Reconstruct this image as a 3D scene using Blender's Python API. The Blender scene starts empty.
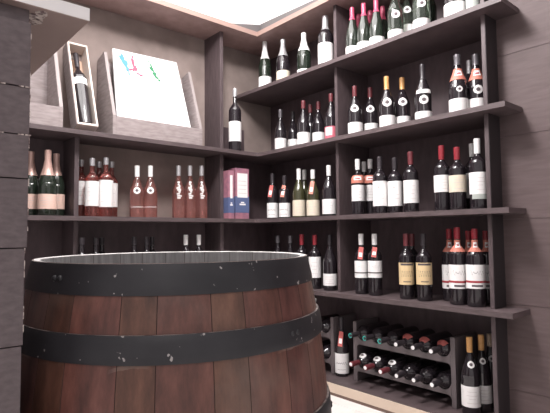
import bpy, bmesh, math, random
from mathutils import Vector, Matrix
random.seed(7)
C = bpy.context.scene.collection
EYE = 0.853

# ---------------------------------------------------------------- camera, world, lights, exposure
cam_d = bpy.data.cameras.new('camera'); cam_d.sensor_width = 36.0; cam_d.lens = 483.79 / 550 * 36
cam_d.clip_start = 0.02
cam = bpy.data.objects.new('camera', cam_d); C.objects.link(cam)
fw = Vector((0.65197424, 0.75606143, 0.05745174)); rt = Vector((0.75763268, -0.65261316, -0.00942273))
up = Vector((-0.0303696, -0.04967069, 0.99830382))
M = Matrix.Identity(4)
for i in range(3):
    M[i][0] = rt[i]; M[i][1] = up[i]; M[i][2] = -fw[i]; M[i][3] = (0, 0, EYE)[i]
cam.matrix_world = M
bpy.context.scene.camera = cam

world = bpy.data.worlds.new('world'); bpy.context.scene.world = world; world.use_nodes = True
wb = world.node_tree.nodes['Background']; wb.inputs[0].default_value = (1.0, 0.93, 0.94, 1); wb.inputs[1].default_value = 0.48

def area(name, loc, target, sx, sy, power, col):
    l = bpy.data.lights.new(name, 'AREA'); l.shape = 'RECTANGLE'; l.size = sx; l.size_y = sy
    l.energy = power; l.color = col
    o = bpy.data.objects.new(name, l); C.objects.link(o); o.location = loc
    o.rotation_euler = (Vector(target) - Vector(loc)).to_track_quat('-Z', 'Y').to_euler()
    return o
area('shop_lamp', (0.85, 1.3, 2.62), (1.9, 1.5, 0.9), 0.35, 0.35, 34, (1.0, 0.96, 0.96))

area('fill_light', (-0.9, -0.9, 2.4), (0.6, 1.4, 0.9), 0.7, 0.7, 7, (1.0, 0.95, 0.95))  # fill light added behind the camera, no lamp known there
vs = bpy.context.scene.view_settings
vs.view_transform = 'Standard'; vs.look = 'None'; vs.gamma = 1.0; vs.use_curve_mapping = False
vs.exposure = 0.5

# ---------------------------------------------------------------- materials
MATS = {}
def mat(name, col, rough=0.5, metal=0.0, col2=None, scale=8.0, stretch=(1, 1, 1), bump=0.0, coat=0.0,
        trans=0.0, emit=0.0, lo=0.35, hi=0.65, detail=6, spec=0.5):
    if name in MATS: return MATS[name]
    m = bpy.data.materials.new(name); m.use_nodes = True; nt = m.node_tree
    b = nt.nodes['Principled BSDF']
    b.inputs['Base Color'].default_value = (*col, 1); b.inputs['Roughness'].default_value = rough
    b.inputs['Metallic'].default_value = metal; b.inputs['Coat Weight'].default_value = coat
    b.inputs['Coat Roughness'].default_value = 0.08
    b.inputs['Transmission Weight'].default_value = trans
    b.inputs['Specular IOR Level'].default_value = spec
    if emit:
        b.inputs['Emission Color'].default_value = (*col, 1); b.inputs['Emission Strength'].default_value = emit
    tc = nt.nodes.new('ShaderNodeTexCoord'); mp = nt.nodes.new('ShaderNodeMapping')
    mp.inputs['Scale'].default_value = stretch
    nz = nt.nodes.new('ShaderNodeTexNoise'); nz.inputs['Scale'].default_value = scale; nz.inputs['Detail'].default_value = detail
    nt.links.new(tc.outputs['Object'], mp.inputs[0]); nt.links.new(mp.outputs[0], nz.inputs[0])
    if col2 is None: col2 = tuple(c * 0.93 for c in col)
    cr = nt.nodes.new('ShaderNodeValToRGB')
    cr.color_ramp.elements[0].position = lo; cr.color_ramp.elements[0].color = (*col, 1)
    cr.color_ramp.elements[1].position = hi; cr.color_ramp.elements[1].color = (*col2, 1)
    nt.links.new(nz.outputs['Fac'], cr.inputs[0]); nt.links.new(cr.outputs[0], b.inputs['Base Color'])
    if bump:
        bp = nt.nodes.new('ShaderNodeBump'); bp.inputs['Strength'].default_value = bump; bp.inputs['Distance'].default_value = 0.003
        nt.links.new(nz.outputs['Fac'], bp.inputs['Height']); nt.links.new(bp.outputs[0], b.inputs['Normal'])
    MATS[name] = m
    return m

m_shelf = mat('dark_stained_wood', (0.098, 0.071, 0.074), 0.55, col2=(0.07, 0.05, 0.052), scale=14, stretch=(1, 1, 6), bump=0.15)
m_upright = mat('upright_wood', (0.09, 0.065, 0.069), 0.55, col2=(0.065, 0.046, 0.049), scale=14, stretch=(5, 5, 1), bump=0.15)
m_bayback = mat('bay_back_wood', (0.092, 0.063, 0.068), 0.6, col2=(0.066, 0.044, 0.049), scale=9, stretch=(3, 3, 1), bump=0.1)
m_blackboard = mat('black_stained_board', (0.022, 0.015, 0.017), 0.7)
m_plaster = mat('grey_tan_plaster', (0.27, 0.215, 0.195), 0.85, col2=(0.2, 0.155, 0.14), scale=6, bump=0.1)
m_clad = mat('brown_wood_cladding', (0.11, 0.077, 0.077), 0.65, col2=(0.084, 0.056, 0.056), scale=9, stretch=(1, 1, 7), bump=0.25, lo=0.3, hi=0.7)
m_cladgap = mat('cladding_joint', (0.2, 0.16, 0.15), 0.7)
m_white = mat('white_paint', (0.85, 0.84, 0.84), 0.8)
m_tile = mat('cream_floor_tile', (0.82, 0.79, 0.76), 0.35, col2=(0.74, 0.7, 0.68), scale=5)
m_grout = mat('tile_grout', (0.5, 0.47, 0.45), 0.8)
m_cream = mat('cream_edge_strip', (0.62, 0.5, 0.4), 0.6)
m_baseshade = mat('base_shade_brown', (0.16, 0.1, 0.08), 0.6)
m_tan = mat('raw_tan_board', (0.2, 0.13, 0.105), 0.6, col2=(0.16, 0.1, 0.08), scale=12, stretch=(1, 1, 5))
m_soffit = mat('reddish_brown_board', (0.34, 0.23, 0.215), 0.55, col2=(0.27, 0.175, 0.165), scale=8, stretch=(2, 2, 5))
m_edge = mat('pale_pink_edge_band', (0.3, 0.2, 0.17), 0.5)
m_grey = mat('grey_panel', (0.11, 0.1, 0.1), 0.6)
m_case = mat('grey_brown_case_wood', (0.3, 0.255, 0.25), 0.7, col2=(0.22, 0.18, 0.178), scale=16, stretch=(1, 1, 5), bump=0.2)
m_case_in = mat('pale_case_wood', (0.62, 0.42, 0.31), 0.6, col2=(0.52, 0.34, 0.25), scale=10, stretch=(5, 5, 1))
m_case_edge = mat('sanded_pale_edge', (0.6, 0.52, 0.47), 0.6)
m_case_rim = mat('grey_case_edge', (0.28, 0.24, 0.235), 0.6)
m_poster = mat('white_printed_card', (0.8, 0.8, 0.8), 0.45)
m_plank = mat('charcoal_plank', (0.15, 0.12, 0.124), 0.5, col2=(0.11, 0.086, 0.09), scale=60, stretch=(1, 1, 2), bump=0.35)
m_chip = mat('bare_chipped_wood', (0.6, 0.52, 0.48), 0.8, col2=(0.16, 0.11, 0.11), scale=120, lo=0.45, hi=0.6)
m_counter = mat('pale_laminate_board', (0.9, 0.88, 0.87), 0.5, col2=(0.85, 0.83, 0.82), scale=10)
m_veneer = mat('brown_veneer', (0.34, 0.25, 0.225), 0.5, col2=(0.3, 0.215, 0.195), scale=10)
m_rack = mat('dark_rack_plastic', (0.12, 0.098, 0.102), 0.5)
G = dict(
    dark=mat('dark_bottle_glass', (0.018, 0.014, 0.017), 0.12, coat=0.4),
    green=mat('dark_green_glass', (0.016, 0.022, 0.016), 0.1, coat=0.4),
    olive=mat('olive_bottle_glass', (0.05, 0.048, 0.024), 0.1, coat=0.4),
    clear=mat('pale_green_glass', (0.36, 0.44, 0.36), 0.04, trans=0.95),
    rose=mat('rose_wine_glass', (0.82, 0.42, 0.38), 0.05, col2=(0.76, 0.36, 0.33), trans=0.93),
    rose2=mat('deep_rose_wine_glass', (0.66, 0.24, 0.21), 0.05, col2=(0.6, 0.2, 0.18), trans=0.9))
K = dict(
    white=mat('white_foil', (0.75, 0.74, 0.73), 0.35), silver=mat('silver_foil', (0.5, 0.49, 0.5), 0.3, 0.5),
    peach=mat('peach_foil', (0.55, 0.36, 0.31), 0.32, 0.3), orange=mat('orange_foil', (0.62, 0.33, 0.12), 0.4),
    red=mat('red_foil', (0.27, 0.024, 0.035), 0.35), maroon=mat('maroon_foil', (0.14, 0.028, 0.035), 0.4),
    pink=mat('pink_red_foil', (0.45, 0.07, 0.13), 0.35), dark=mat('black_foil', (0.03, 0.024, 0.028), 0.4),
    grey=mat('dark_grey_foil', (0.12, 0.11, 0.12), 0.35, 0.3), beige=mat('beige_foil', (0.42, 0.32, 0.24), 0.5))
L = dict(
    white=mat('white_label_paper', (0.8, 0.78, 0.77), 0.6), cream=mat('cream_label_paper', (0.68, 0.6, 0.48), 0.6),
    yellow=mat('yellow_label_paper', (0.7, 0.53, 0.3), 0.6), peach=mat('peach_label_paper', (0.72, 0.5, 0.42), 0.6),
    red=mat('red_label_paper', (0.5, 0.1, 0.09), 0.6), orange=mat('orange_label_paper', (0.55, 0.19, 0.14), 0.6),
    rackred=mat('dull_red_label', (0.34, 0.08, 0.07), 0.6), grey=mat('grey_green_label_paper', (0.4, 0.43, 0.4), 0.6), pink=mat('pink_label_paper', (0.5, 0.12, 0.16), 0.6))
m_ink = mat('dark_label_ink', (0.09, 0.07, 0.075), 0.6)
m_inkred = mat('red_label_ink', (0.35, 0.04, 0.05), 0.6)
m_inkwhite = mat('white_printed_ink', (0.8, 0.78, 0.77), 0.5)
m_teal = mat('teal_cap_print', (0.05, 0.42, 0.36), 0.5)
m_inkgrey = mat('pale_grey_ink', (0.55, 0.5, 0.49), 0.6)

# ---------------------------------------------------------------- helpers
def tag(o, label=None, cat=None, group=None, kind=None):
    if label: o['label'] = label
    if cat: o['category'] = cat
    if group: o['group'] = group
    if kind: o['kind'] = kind
    return o
def empty(name, loc=(0, 0, 0), rz=0.0):
    o = bpy.data.objects.new(name, None); C.objects.link(o); o.location = loc; o.rotation_euler = (0, 0, rz)
    o.empty_display_size = 0.02
    return o
def link(name, me, parent=None, loc=(0, 0, 0)):
    o = bpy.data.objects.new(name, me); C.objects.link(o); o.location = loc
    if parent: o.parent = parent
    return o
def finish(name, bm, mats, parent=None, smooth=False, bevel=0.0, loc=(0, 0, 0)):
    if bevel:
        bmesh.ops.bevel(bm, geom=list(bm.edges), offset=bevel, segments=2, affect='EDGES', profile=0.6, clamp_overlap=True)
    bmesh.ops.recalc_face_normals(bm, faces=bm.faces[:])
    me = bpy.data.meshes.new(name); bm.to_mesh(me); bm.free()
    for m in (mats if isinstance(mats, (list, tuple)) else [mats]): me.materials.append(m)
    if smooth:
        for p in me.polygons: p.use_smooth = True
        try: me.set_sharp_from_angle(angle=math.radians(50))
        except Exception: pass
    return link(name, me, parent, loc)
def box(bm, x0, x1, y0, y1, z0, z1, mi=0):
    v = [bm.verts.new((x, y, z)) for z in (z0, z1) for y in (y0, y1) for x in (x0, x1)]
    for f in ((0, 2, 3, 1), (4, 5, 7, 6), (0, 1, 5, 4), (2, 6, 7, 3), (0, 4, 6, 2), (1, 3, 7, 5)):
        bm.faces.new([v[i] for i in f]).material_index = mi
    return v
def boxobj(name, b, m, parent=None, bevel=0.0015):
    bm = bmesh.new(); box(bm, *b); return finish(name, bm, m, parent, bevel=bevel)
def prism(bm, pts, axis, a, b, mi=0):
    """pts: outline in the two other axes, extruded along axis between a and b"""
    def P(p, t):
        return {'x': (t, p[0], p[1]), 'y': (p[0], t, p[1]), 'z': (p[0], p[1], t)}[axis]
    A = [bm.verts.new(P(p, a)) for p in pts]; B = [bm.verts.new(P(p, b)) for p in pts]; n = len(pts)
    bm.faces.new(A).material_index = mi; bm.faces.new(B).material_index = mi
    for i in range(n): bm.faces.new((A[i], A[(i + 1) % n], B[(i + 1) % n], B[i])).material_index = mi
def lathe(bm, prof, n=28, mi=0, cap0=True, cap1=True):
    rings = []
    for r, z in prof:
        rings.append([bm.verts.new((r * math.cos(2 * math.pi * k / n), r * math.sin(2 * math.pi * k / n), z)) for k in range(n)])
    for a, b in zip(rings, rings[1:]):
        for k in range(n): bm.faces.new((a[k], a[(k + 1) % n], b[(k + 1) % n], b[k])).material_index = mi
    if cap0: bm.faces.new(rings[0][::-1]).material_index = mi
    if cap1: bm.faces.new(rings[-1]).material_index = mi
    return rings

# ---------------------------------------------------------------- setting
XF, XE, XB = 1.93, 2.093, 2.26           # shelf fronts, cladding face, bay back
YF, YB = 2.3986, 2.658                   # left run shelf fronts, back wall face
YE = 0.836                               # end of the right run
S = [0.064, 0.538, 0.951, 1.375, 1.802]  # shelf tops
T = 0.022
SOF, CEIL = 2.135, 2.72

bm = bmesh.new(); box(bm, -1.8, 2.4, -1.6, 2.8, -0.05, -0.003)
fl = finish('floor', bm, m_grout); tag(fl, kind='structure')
bm = bmesh.new()
for i in range(-4, 6):
    for j in range(-4, 7):
        x0 = 0.27 + i * 0.42 - 0.1; y0 = 0.13 + j * 0.42
        if x0 < -1.8 or x0 + .42 > 2.55 or y0 < -1.6 or y0 > 2.6: continue
        box(bm, x0 + .0015, min(x0 + .4185, 2.4), y0 + .0015, min(y0 + .4185, 2.8), -0.02, 0.0)
ft = finish('floor_tiles', bm, m_tile); tag(ft, kind='structure')
ce = boxobj('ceiling', (-1.8, 2.4, -0.4, 2.8, CEIL, CEIL + .05), m_white, bevel=0); tag(ce, kind='structure')
tag(boxobj('wall_back', (-1.8, 2.4, YB, YB + .1, 0, CEIL), m_plaster, bevel=0), kind='structure')
tag(boxobj('wall_right', (XB, XB + .1, 0.95, YB, 0, CEIL), m_bayback, bevel=0), kind='structure')
m_lightpanel = mat('added_panel_glow', (1.0, 0.97, 0.96), 0.6, emit=5.0)
m_panelframe = mat('added_panel_frame', (0.8, 0.8, 0.8), 0.5)
def added_light_panel(x0, x1, y0, y1, label):  # unseen glowing panels, added to stand in for overhead lighting
    root = empty('added_light_panel', ((x0 + x1) / 2, (y0 + y1) / 2, CEIL)); tag(root, label, 'added light', 'unseen lit panels added on the ceiling'); w = (x1 - x0) / 2; d = (y1 - y0) / 2
    bm = bmesh.new(); box(bm, -w, w, -d, d, -.012, -.003); finish('added_panel_face', bm, m_lightpanel, root)
    bm = bmesh.new()
    for b in ((-w - .012, -w, -d - .012, d + .012), (w, w + .012, -d - .012, d + .012), (-w, w, -d - .012, -d), (-w, w, d, d + .012)): box(bm, *b, -.014, -.001)
    finish('added_panel_frame', bm, m_panelframe, root)
added_light_panel(-0.35, 0.62, 0.95, 2.3, 'unseen lit panel added on the ceiling above the barrel')
added_light_panel(0.66, 1.8, 0.95, 2.3, 'unseen lit panel added on the ceiling nearest the right run of shelves')
tag(boxobj('wall_back_upper', (-1.8, XB - .005, YB - .005, YB - .0002, SOF + T, CEIL), m_white, bevel=0), kind='structure')
tag(boxobj('wall_right_upper', (XB - .005, XB - .0002, 0.951, YB - .005, SOF + T, CEIL), m_white, bevel=0), kind='structure')
# wood cladding beyond the end of the shelves: boards 0.353 high
bm = bmesh.new()
box(bm, XE + .004, XB + .1, -1.6, 0.9315, 0, CEIL, 1)
zs = [EYE + z for z in (-0.655, -0.302, 0.055, 0.408, 0.762, 1.115, 1.47)]
prev = 0.0
for z in zs + [CEIL]:
    box(bm, XE, XE + .006, -1.6, 0.932, prev + .001, z - .001, 0); prev = z
tag(finish('wall_right_cladding', bm, [m_clad, m_cladgap]), kind='structure')

# ---------------------------------------------------------------- corner shelving
unit = empty('corner_shelving', (1.93, 2.4, 0))
tag(unit, 'dark stained wooden shelving wrapping the corner of the room, full of bottles', 'shelving')
def part(o): 
    o.parent = unit; o.matrix_parent_inverse = Matrix.Translation((-1.93, -2.4, 0)); return o
XL = -0.9
def Lshelf(z1, t=T):
    bm = bmesh.new()
    c = 0.03   # small eased inner corner
    pts = [(XL, YF), (XF - c, YF), (XF - .006, YF - .006), (XF, YF - c), (XF, YE), (XE, YE), (XE, 0.932), (XB, 0.932), (XB, YB), (XL, YB)]
    prism(bm, pts, 'z', z1 - t, z1)
    return part(finish('shelf', bm, m_shelf))
for z in S[1:4]: Lshelf(z)
bm = bmesh.new(); prism(bm, [(XF, YB), (XF, YE), (XE, YE), (XE, 0.932), (XB, 0.932), (XB, YB)], 'z', S[4] - T, S[4])
part(finish('shelf', bm, m_shelf))
# base board with its cream front strip
bm = bmesh.new(); prism(bm, [(XL, YF + .004), (XF + .004, YF + .004), (XF + .004, YE), (XE, YE), (XE, 0.932), (XB, 0.932), (XB, YB), (XL, YB)], 'z', 0.0, S[0])
part(finish('base_board', bm, m_shelf))
bm = bmesh.new(); box(bm, XF - .004, XF + .003, YE, YF - .004, 0.016, S[0] - .002); box(bm, XL, XF + .003, YF - .004, YF + .003, 0.016, S[0] - .002)
part(finish('front_strip', bm, m_cream))
bm = bmesh.new(); box(bm, XF - .001, XF + .003, YE, YF, 0.0, 0.0155); box(bm, XL, XF + .003, YF - .001, YF + .003, 0.0, 0.0155)
part(finish('base_shade_strip', bm, m_baseshade))  # shadow line at the floor, put in as a brown strip
# top board (soffit) with its pale front edge
bm = bmesh.new(); prism(bm, [(XL, YF), (XF, YF), (XF, YE - .3), (XE, YE - .3), (XE, 0.932), (XB, 0.932), (XB, YB), (XL, YB)], 'z', SOF, SOF + T)
part(finish('top_board', bm, m_soffit))
bm = bmesh.new(); box(bm, XF - .006, XF - .0005, YE - .3, YF - .006, SOF, SOF + T + .008); box(bm, XL, XF - .0005, YF - .006, YF - .0005, SOF, SOF + T + .008)
part(finish('top_edge_strip', bm, m_edge))
# added sheets that darken the back wall in the corner bay and low bays
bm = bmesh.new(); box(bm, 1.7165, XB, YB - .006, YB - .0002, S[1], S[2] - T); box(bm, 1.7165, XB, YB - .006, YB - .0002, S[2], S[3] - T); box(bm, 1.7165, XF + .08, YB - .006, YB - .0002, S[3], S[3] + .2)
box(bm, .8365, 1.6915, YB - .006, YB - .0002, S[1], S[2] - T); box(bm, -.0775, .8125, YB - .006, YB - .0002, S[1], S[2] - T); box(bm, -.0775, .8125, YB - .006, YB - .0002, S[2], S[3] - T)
part(finish('dark_back_sheet', bm, m_bayback))
# uprights
zlev = [(S[0], S[1] - T), (S[1], S[2] - T), (S[2], S[3] - T), (S[3], S[4] - T), (S[4], SOF)]
for k, (a, b) in enumerate(zlev):
    part(boxobj('upright', (1.99, XB, 0.9332, 0.951, a, b), m_upright))
    part(boxobj('dark_side_board', (1.992, XE, 0.9315, 0.9330, a, b), m_blackboard, bevel=0))
    if k: part(boxobj('upright', (1.99, XB, 1.77, 1.79, a, b), m_upright))
zl = [(S[0], S[1] - T), (S[1], S[2] - T), (S[2], S[3] - T), (S[3], SOF)]
for k, (a, b) in enumerate(zl):
    part(boxobj('upright', (1.692, 1.716, 2.478, YB, a, b), m_upright))
    if k < 3: part(boxobj('upright', (0.813, 0.836, 2.478, YB, a, b), m_upright))
    part(boxobj('upright', (-0.1, -0.078, 2.478, YB, a, b), m_upright))
# grey boards standing on the top board in the corner
zt_ = SOF + T + .001
bm = bmesh.new(); prism(bm, [(2.41, zt_), (2.41, zt_ + .075), (1.86, zt_ + .05), (1.80, zt_ + .01), (1.80, zt_)], 'x', 1.965, 1.98)
prism(bm, [(1.979, zt_), (1.979, zt_ + .075), (1.71, zt_ + .012), (1.71, zt_)], 'y', 2.411, 2.425)
box(bm, 1.955, 1.9645, 1.80, 2.41, zt_, zt_ + .014, 1); box(bm, 1.71, 1.9645, 2.4105, 2.42, zt_, zt_ + .014, 1)
g = finish('cornice_board', bm, [m_grey, m_tan], bevel=.001)
tag(g, 'low grey angled board standing on top of the corner shelving under the ceiling', 'board')

# ---------------------------------------------------------------- bottles
def profile(kind, H, R):
    r = 0.0116
    if kind == 'bordeaux': p = [(.86, 0), (.97, .006), (1, .02), (1, .60), (.985, .635), (.93, .665), (.8, .695), (.62, .72), (.48, .745), (r / R, .78), (r / R, .955)]
    elif kind == 'burgundy': p = [(.86, 0), (.97, .006), (1, .02), (1, .47), (.975, .51), (.88, .565), (.72, .625), (.56, .68), (.46, .73), (r / R, .79), (r / R, .955)]
    elif kind == 'champagne': p = [(.86, 0), (.97, .006), (1, .02), (1, .44), (.98, .49), (.9, .55), (.76, .61), (.6, .67), (.47, .73), (.4, .79), (r / R * 1.1, .86), (r / R * 1.1, .96)]
    elif kind == 'hock': p = [(.86, 0), (.97, .006), (1, .02), (1, .36), (.96, .44), (.86, .52), (.72, .6), (.57, .68), (.46, .75), (r / R, .82), (r / R, .96)]
    else:  # magnum
        p = [(.86, 0), (.97, .006), (1, .02), (1, .55), (.985, .6), (.93, .64), (.8, .68), (.62, .72), (.48, .75), (.4, .79), (.36, .96)]
    # smooth a little by adding midpoints with Catmull-Rom
    out = []
    q = [p[0]] + p + [p[-1]]
    for i in range(1, len(q) - 2):
        for t in ((0, .5) if 3 <= i < len(q) - 3 else (0,)):
            a, b, c, d = q[i - 1], q[i], q[i + 1], q[i + 2]
            f = lambda w: .5 * (2 * b[w] + (c[w] - a[w]) * t + (2 * a[w] - 5 * b[w] + 4 * c[w] - d[w]) * t * t + (3 * b[w] - a[w] - 3 * c[w] + d[w]) * t ** 3)
            out.append((min(f(0), 1.0), f(1)))
    out.append(p[-1])
    out = [(a * R, b * H) for a, b in out]
    n = out[-1][0]
    out += [(n + .0012, .957 * H), (n + .0012, .985 * H), (n, .995 * H), (n * .8, H)]
    return out
def rad(prof, z):
    for (r0, z0), (r1, z1) in zip(prof, prof[1:]):
        if z0 <= z <= z1 and z1 > z0: return r0 + (r1 - r0) * (z - z0) / (z1 - z0)
    return prof[-1][0]
def band(bm, prof, z0, z1, c, half, off=.0007, mi=0, rows=None, n=20, seal=False):
    """patch wrapped on the bottle around angle c"""
    rows = rows or max(2, int((z1 - z0) / .006))
    zm = (z0 + z1) / 2; g = []
    for i in range(rows + 1):
        z = z0 + (z1 - z0) * i / rows
        h = half
        if seal: h = half * math.sqrt(max(.02, 1 - ((z - zm) / ((z1 - z0) / 2 + 1e-6)) ** 2))
        r = rad(prof, z) + off
        g.append([bm.verts.new((r * math.cos(c + h * (2 * k / n - 1)), r * math.sin(c + h * (2 * k / n - 1)), z)) for k in range(n + 1)])
    for a, b in zip(g, g[1:]):
        for k in range(n): bm.faces.new((a[k], a[k + 1], b[k + 1], b[k])).material_index = mi
def script(bm, prof, zc, amp, c, half, mi, seed, w=.0009, off=.0011):
    rnd = random.Random(seed); n = 40; pv = None
    ph = rnd.random() * 6; f1 = 9 + rnd.random() * 5
    for k in range(n + 1):
        t = k / n; a = c + half * (2 * t - 1)
        z = zc + amp * (.6 * math.sin(ph + f1 * t * 3) + .5 * math.sin(ph * 2 + 37 * t) * (1 if t > .15 else 1.6))
        r = rad(prof, z) + off
        cur = (bm.verts.new((r * math.cos(a), r * math.sin(a), z - w)), bm.verts.new((r * math.cos(a), r * math.sin(a), z + w)))
        if pv: bm.faces.new((pv[0], cur[0], cur[1], pv[1])).material_index = mi
        pv = cur
R_OF = dict(bordeaux=.0375, burgundy=.041, champagne=.0445, hock=.0385, magnum=.05)
CACHE = {}
def make_parts(key, kind, H, R, glass, cap, bands, face):
    """returns list of (name, mesh, parent index)"""
    if key in CACHE: return CACHE[key]
    prof = profile(kind, H, R); out = []
    def mesh(name, bm, mats):
        o = finish(name, bm, mats, smooth=True); me = o.data; bpy.data.objects.remove(o); out.append((name, me))
    bm = bmesh.new(); lathe(bm, prof); mesh('glass_bottle', bm, G[glass])
    if cap:
        col, zc = cap; bm = bmesh.new()
        e = .0011 if kind != 'champagne' else .0022
        pr = [(rad(prof, zc) + e, zc)] + [(r + e, z) for r, z in prof if zc < z < .95 * H] 
        top = prof[-1][0] / .8 + e
        pr += [(top + .0008, .955 * H), (top + .0008, .985 * H), (top, H + .0005), (top * .7, H + .001)]
        lathe(bm, pr, 24, cap0=False); mesh('capsule', bm, K[col])
    for i, (z0, z1, col, pr) in enumerate(bands):
        if z1 - z0 < .002: continue
        z0 = max(z0, .008); bm = bmesh.new(); mats = [L[col] if col in L else G[glass], m_ink, m_inkred, m_inkwhite, m_inkgrey]
        hz = z1 - z0; zc = (z0 + z1) / 2
        if pr == 'seal':
            hm = .6 * rad(prof, zc); z0, z1 = max(z0, zc - hm), min(z1, zc + hm); hz = z1 - z0
            band(bm, prof, z0, z1, face, min(.62, hz / 2 / rad(prof, zc)), .001, rows=8, seal=True, n=12)
            band(bm, prof, zc - hz * .22, zc + hz * .22, face, min(.3, hz * .22 / rad(prof, zc)), .0016, 1, rows=6, seal=True, n=8)
            mesh('seal', bm, mats); continue
        if pr == 'neck':
            band(bm, prof, z0, z1, face, 3.14159, .0016, n=28)
            band(bm, prof, zc - hz * .15, zc + hz * .3, face, .6, .0022, 3)
            band(bm, prof, zc - hz * .02, zc + hz * .12, face, .35, .0026, 2)
            mesh('neck_label', bm, mats); continue
        if pr == 'collar':
            band(bm, prof, z0, z1, face, .95, .0012, n=28); mesh('collar', bm, mats); continue
        if pr == 'tag':       # hanging card
            x = rad(prof, z1) + .004; w = .014
            ct = Matrix.Rotation(face - .1, 4, 'Z')
            vs_ = []
            for dx in (0, .0012):
                for (a, b) in ((-w, z0), (w * .8, z0 - .003), (w * 1.1, z1 - .003), (-w * .6, z1)):
                    vs_.append(bm.verts.new(ct @ Vector((x + (z1 - b) * .35 + dx + .003, a, b))))
            for f in ((0, 1, 2, 3), (7, 6, 5, 4), (0, 4, 5, 1), (1, 5, 6, 2), (2, 6, 7, 3), (3, 7, 4, 0)): bm.faces.new([vs_[q] for q in f])
            vs2 = [bm.verts.new(ct @ Vector((x + (z1 - b) * .35 + .0055, a, b))) for (a, b) in ((-w * .6, z0 + hz * .2), (w * .6, z0 + hz * .16), (w * .7, z0 + hz * .5), (-w * .5, z0 + hz * .54))]
            bm.faces.new(vs2).material_index = 3
            mesh('neck_tag', bm, mats); continue
        if pr == 'vscript':   # white lettering printed upright on the glass
            for q in range(9):
                z = z0 + hz * (q + .5) / 9
                band(bm, prof, z - hz * .035, z + hz * .035, face + .12 * math.sin(q * 2.3), .26 + .1 * math.sin(q * 1.7), .0012, 3, rows=1, n=5)
            mesh('printed_lettering', bm, mats); continue
        if pr == 'bscript':
            script(bm, prof, z0 + hz * .5, hz * .4, face, 1.0, 3, 5, .0013, .0012)
            mesh('printed_lettering', bm, mats); continue
        band(bm, prof, z0, z1, face, .85 if pr == 'patchred' else 1.75)
        if pr == 'lines':
            for q, (fz, wd) in enumerate(((.74, .5), (.56, .62), (.4, .35), (.2, .6))):
                if hz > .03: band(bm, prof, z0 + hz * fz - .0008, z0 + hz * fz + .0008, face, wd, .0012, 4, rows=1, n=8)
        elif pr == 'script': 
            script(bm, prof, z0 + hz * .52, hz * .12, face, .8, 1, 11, .0014)
            band(bm, prof, z0 + hz * .2 - .0008, z0 + hz * .2 + .0008, face, .6, .0012, 1, rows=1, n=8)
        elif pr == 'chateau':
            band(bm, prof, z0 + hz * .88, z0 + hz * .97, face, .9, .0012, 1, rows=1, n=10)
            script(bm, prof, z0 + hz * .5, hz * .12, face, .85, 1, 21, .002)
            band(bm, prof, z0 + hz * .12, z0 + hz * .16, face, .5, .0012, 1, rows=1, n=8)
        elif pr == 'redband':
            band(bm, prof, z0 + hz * .24, z0 + hz * .33, face, 1.7, .0012, 2, rows=1)
            band(bm, prof, z0 + hz * .08, z0 + hz * .16, face, .6, .0012, 1, rows=1, n=8)
            script(bm, prof, z0 + hz * .66, hz * .08, face, .7, 1, 31, .001)
        elif pr == 'darkband':
            band(bm, prof, z0 + hz * .26, z0 + hz * .33, face, 1.7, .0012, 1, rows=1)
            script(bm, prof, z0 + hz * .66, hz * .08, face, .5, 4, 41, .001)
        elif pr == 'mark':
            band(bm, prof, z0 + hz * .68, z0 + hz * .8, face - .2, .18, .0012, 4, rows=2, n=6, seal=True)
            for fz in (.45, .3): band(bm, prof, z0 + hz * fz - .0008, z0 + hz * fz + .0008, face, .5, .0012, 4, rows=1, n=8)
        elif pr == 'patch':
            band(bm, prof, z0 + hz * .35, z0 + hz * .92, face - .35, .55, .0012, 3, rows=2, n=8)
        mesh('label', bm, mats)
    CACHE[key] = out
    return out
def bottle(x, y, z, kind, H, R, glass, cap, bands, face, label, group, name='wine_bottle', cat='bottle'):
    key = repr((kind, round(H, 4), R, glass, cap, bands, face))
    root = empty(name, (x, y, z + .0006)); tag(root, label, cat, group)
    for nm, me in make_parts(key, kind, H, R, glass, cap, bands, face): link(nm, me, root)
    return root
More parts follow.
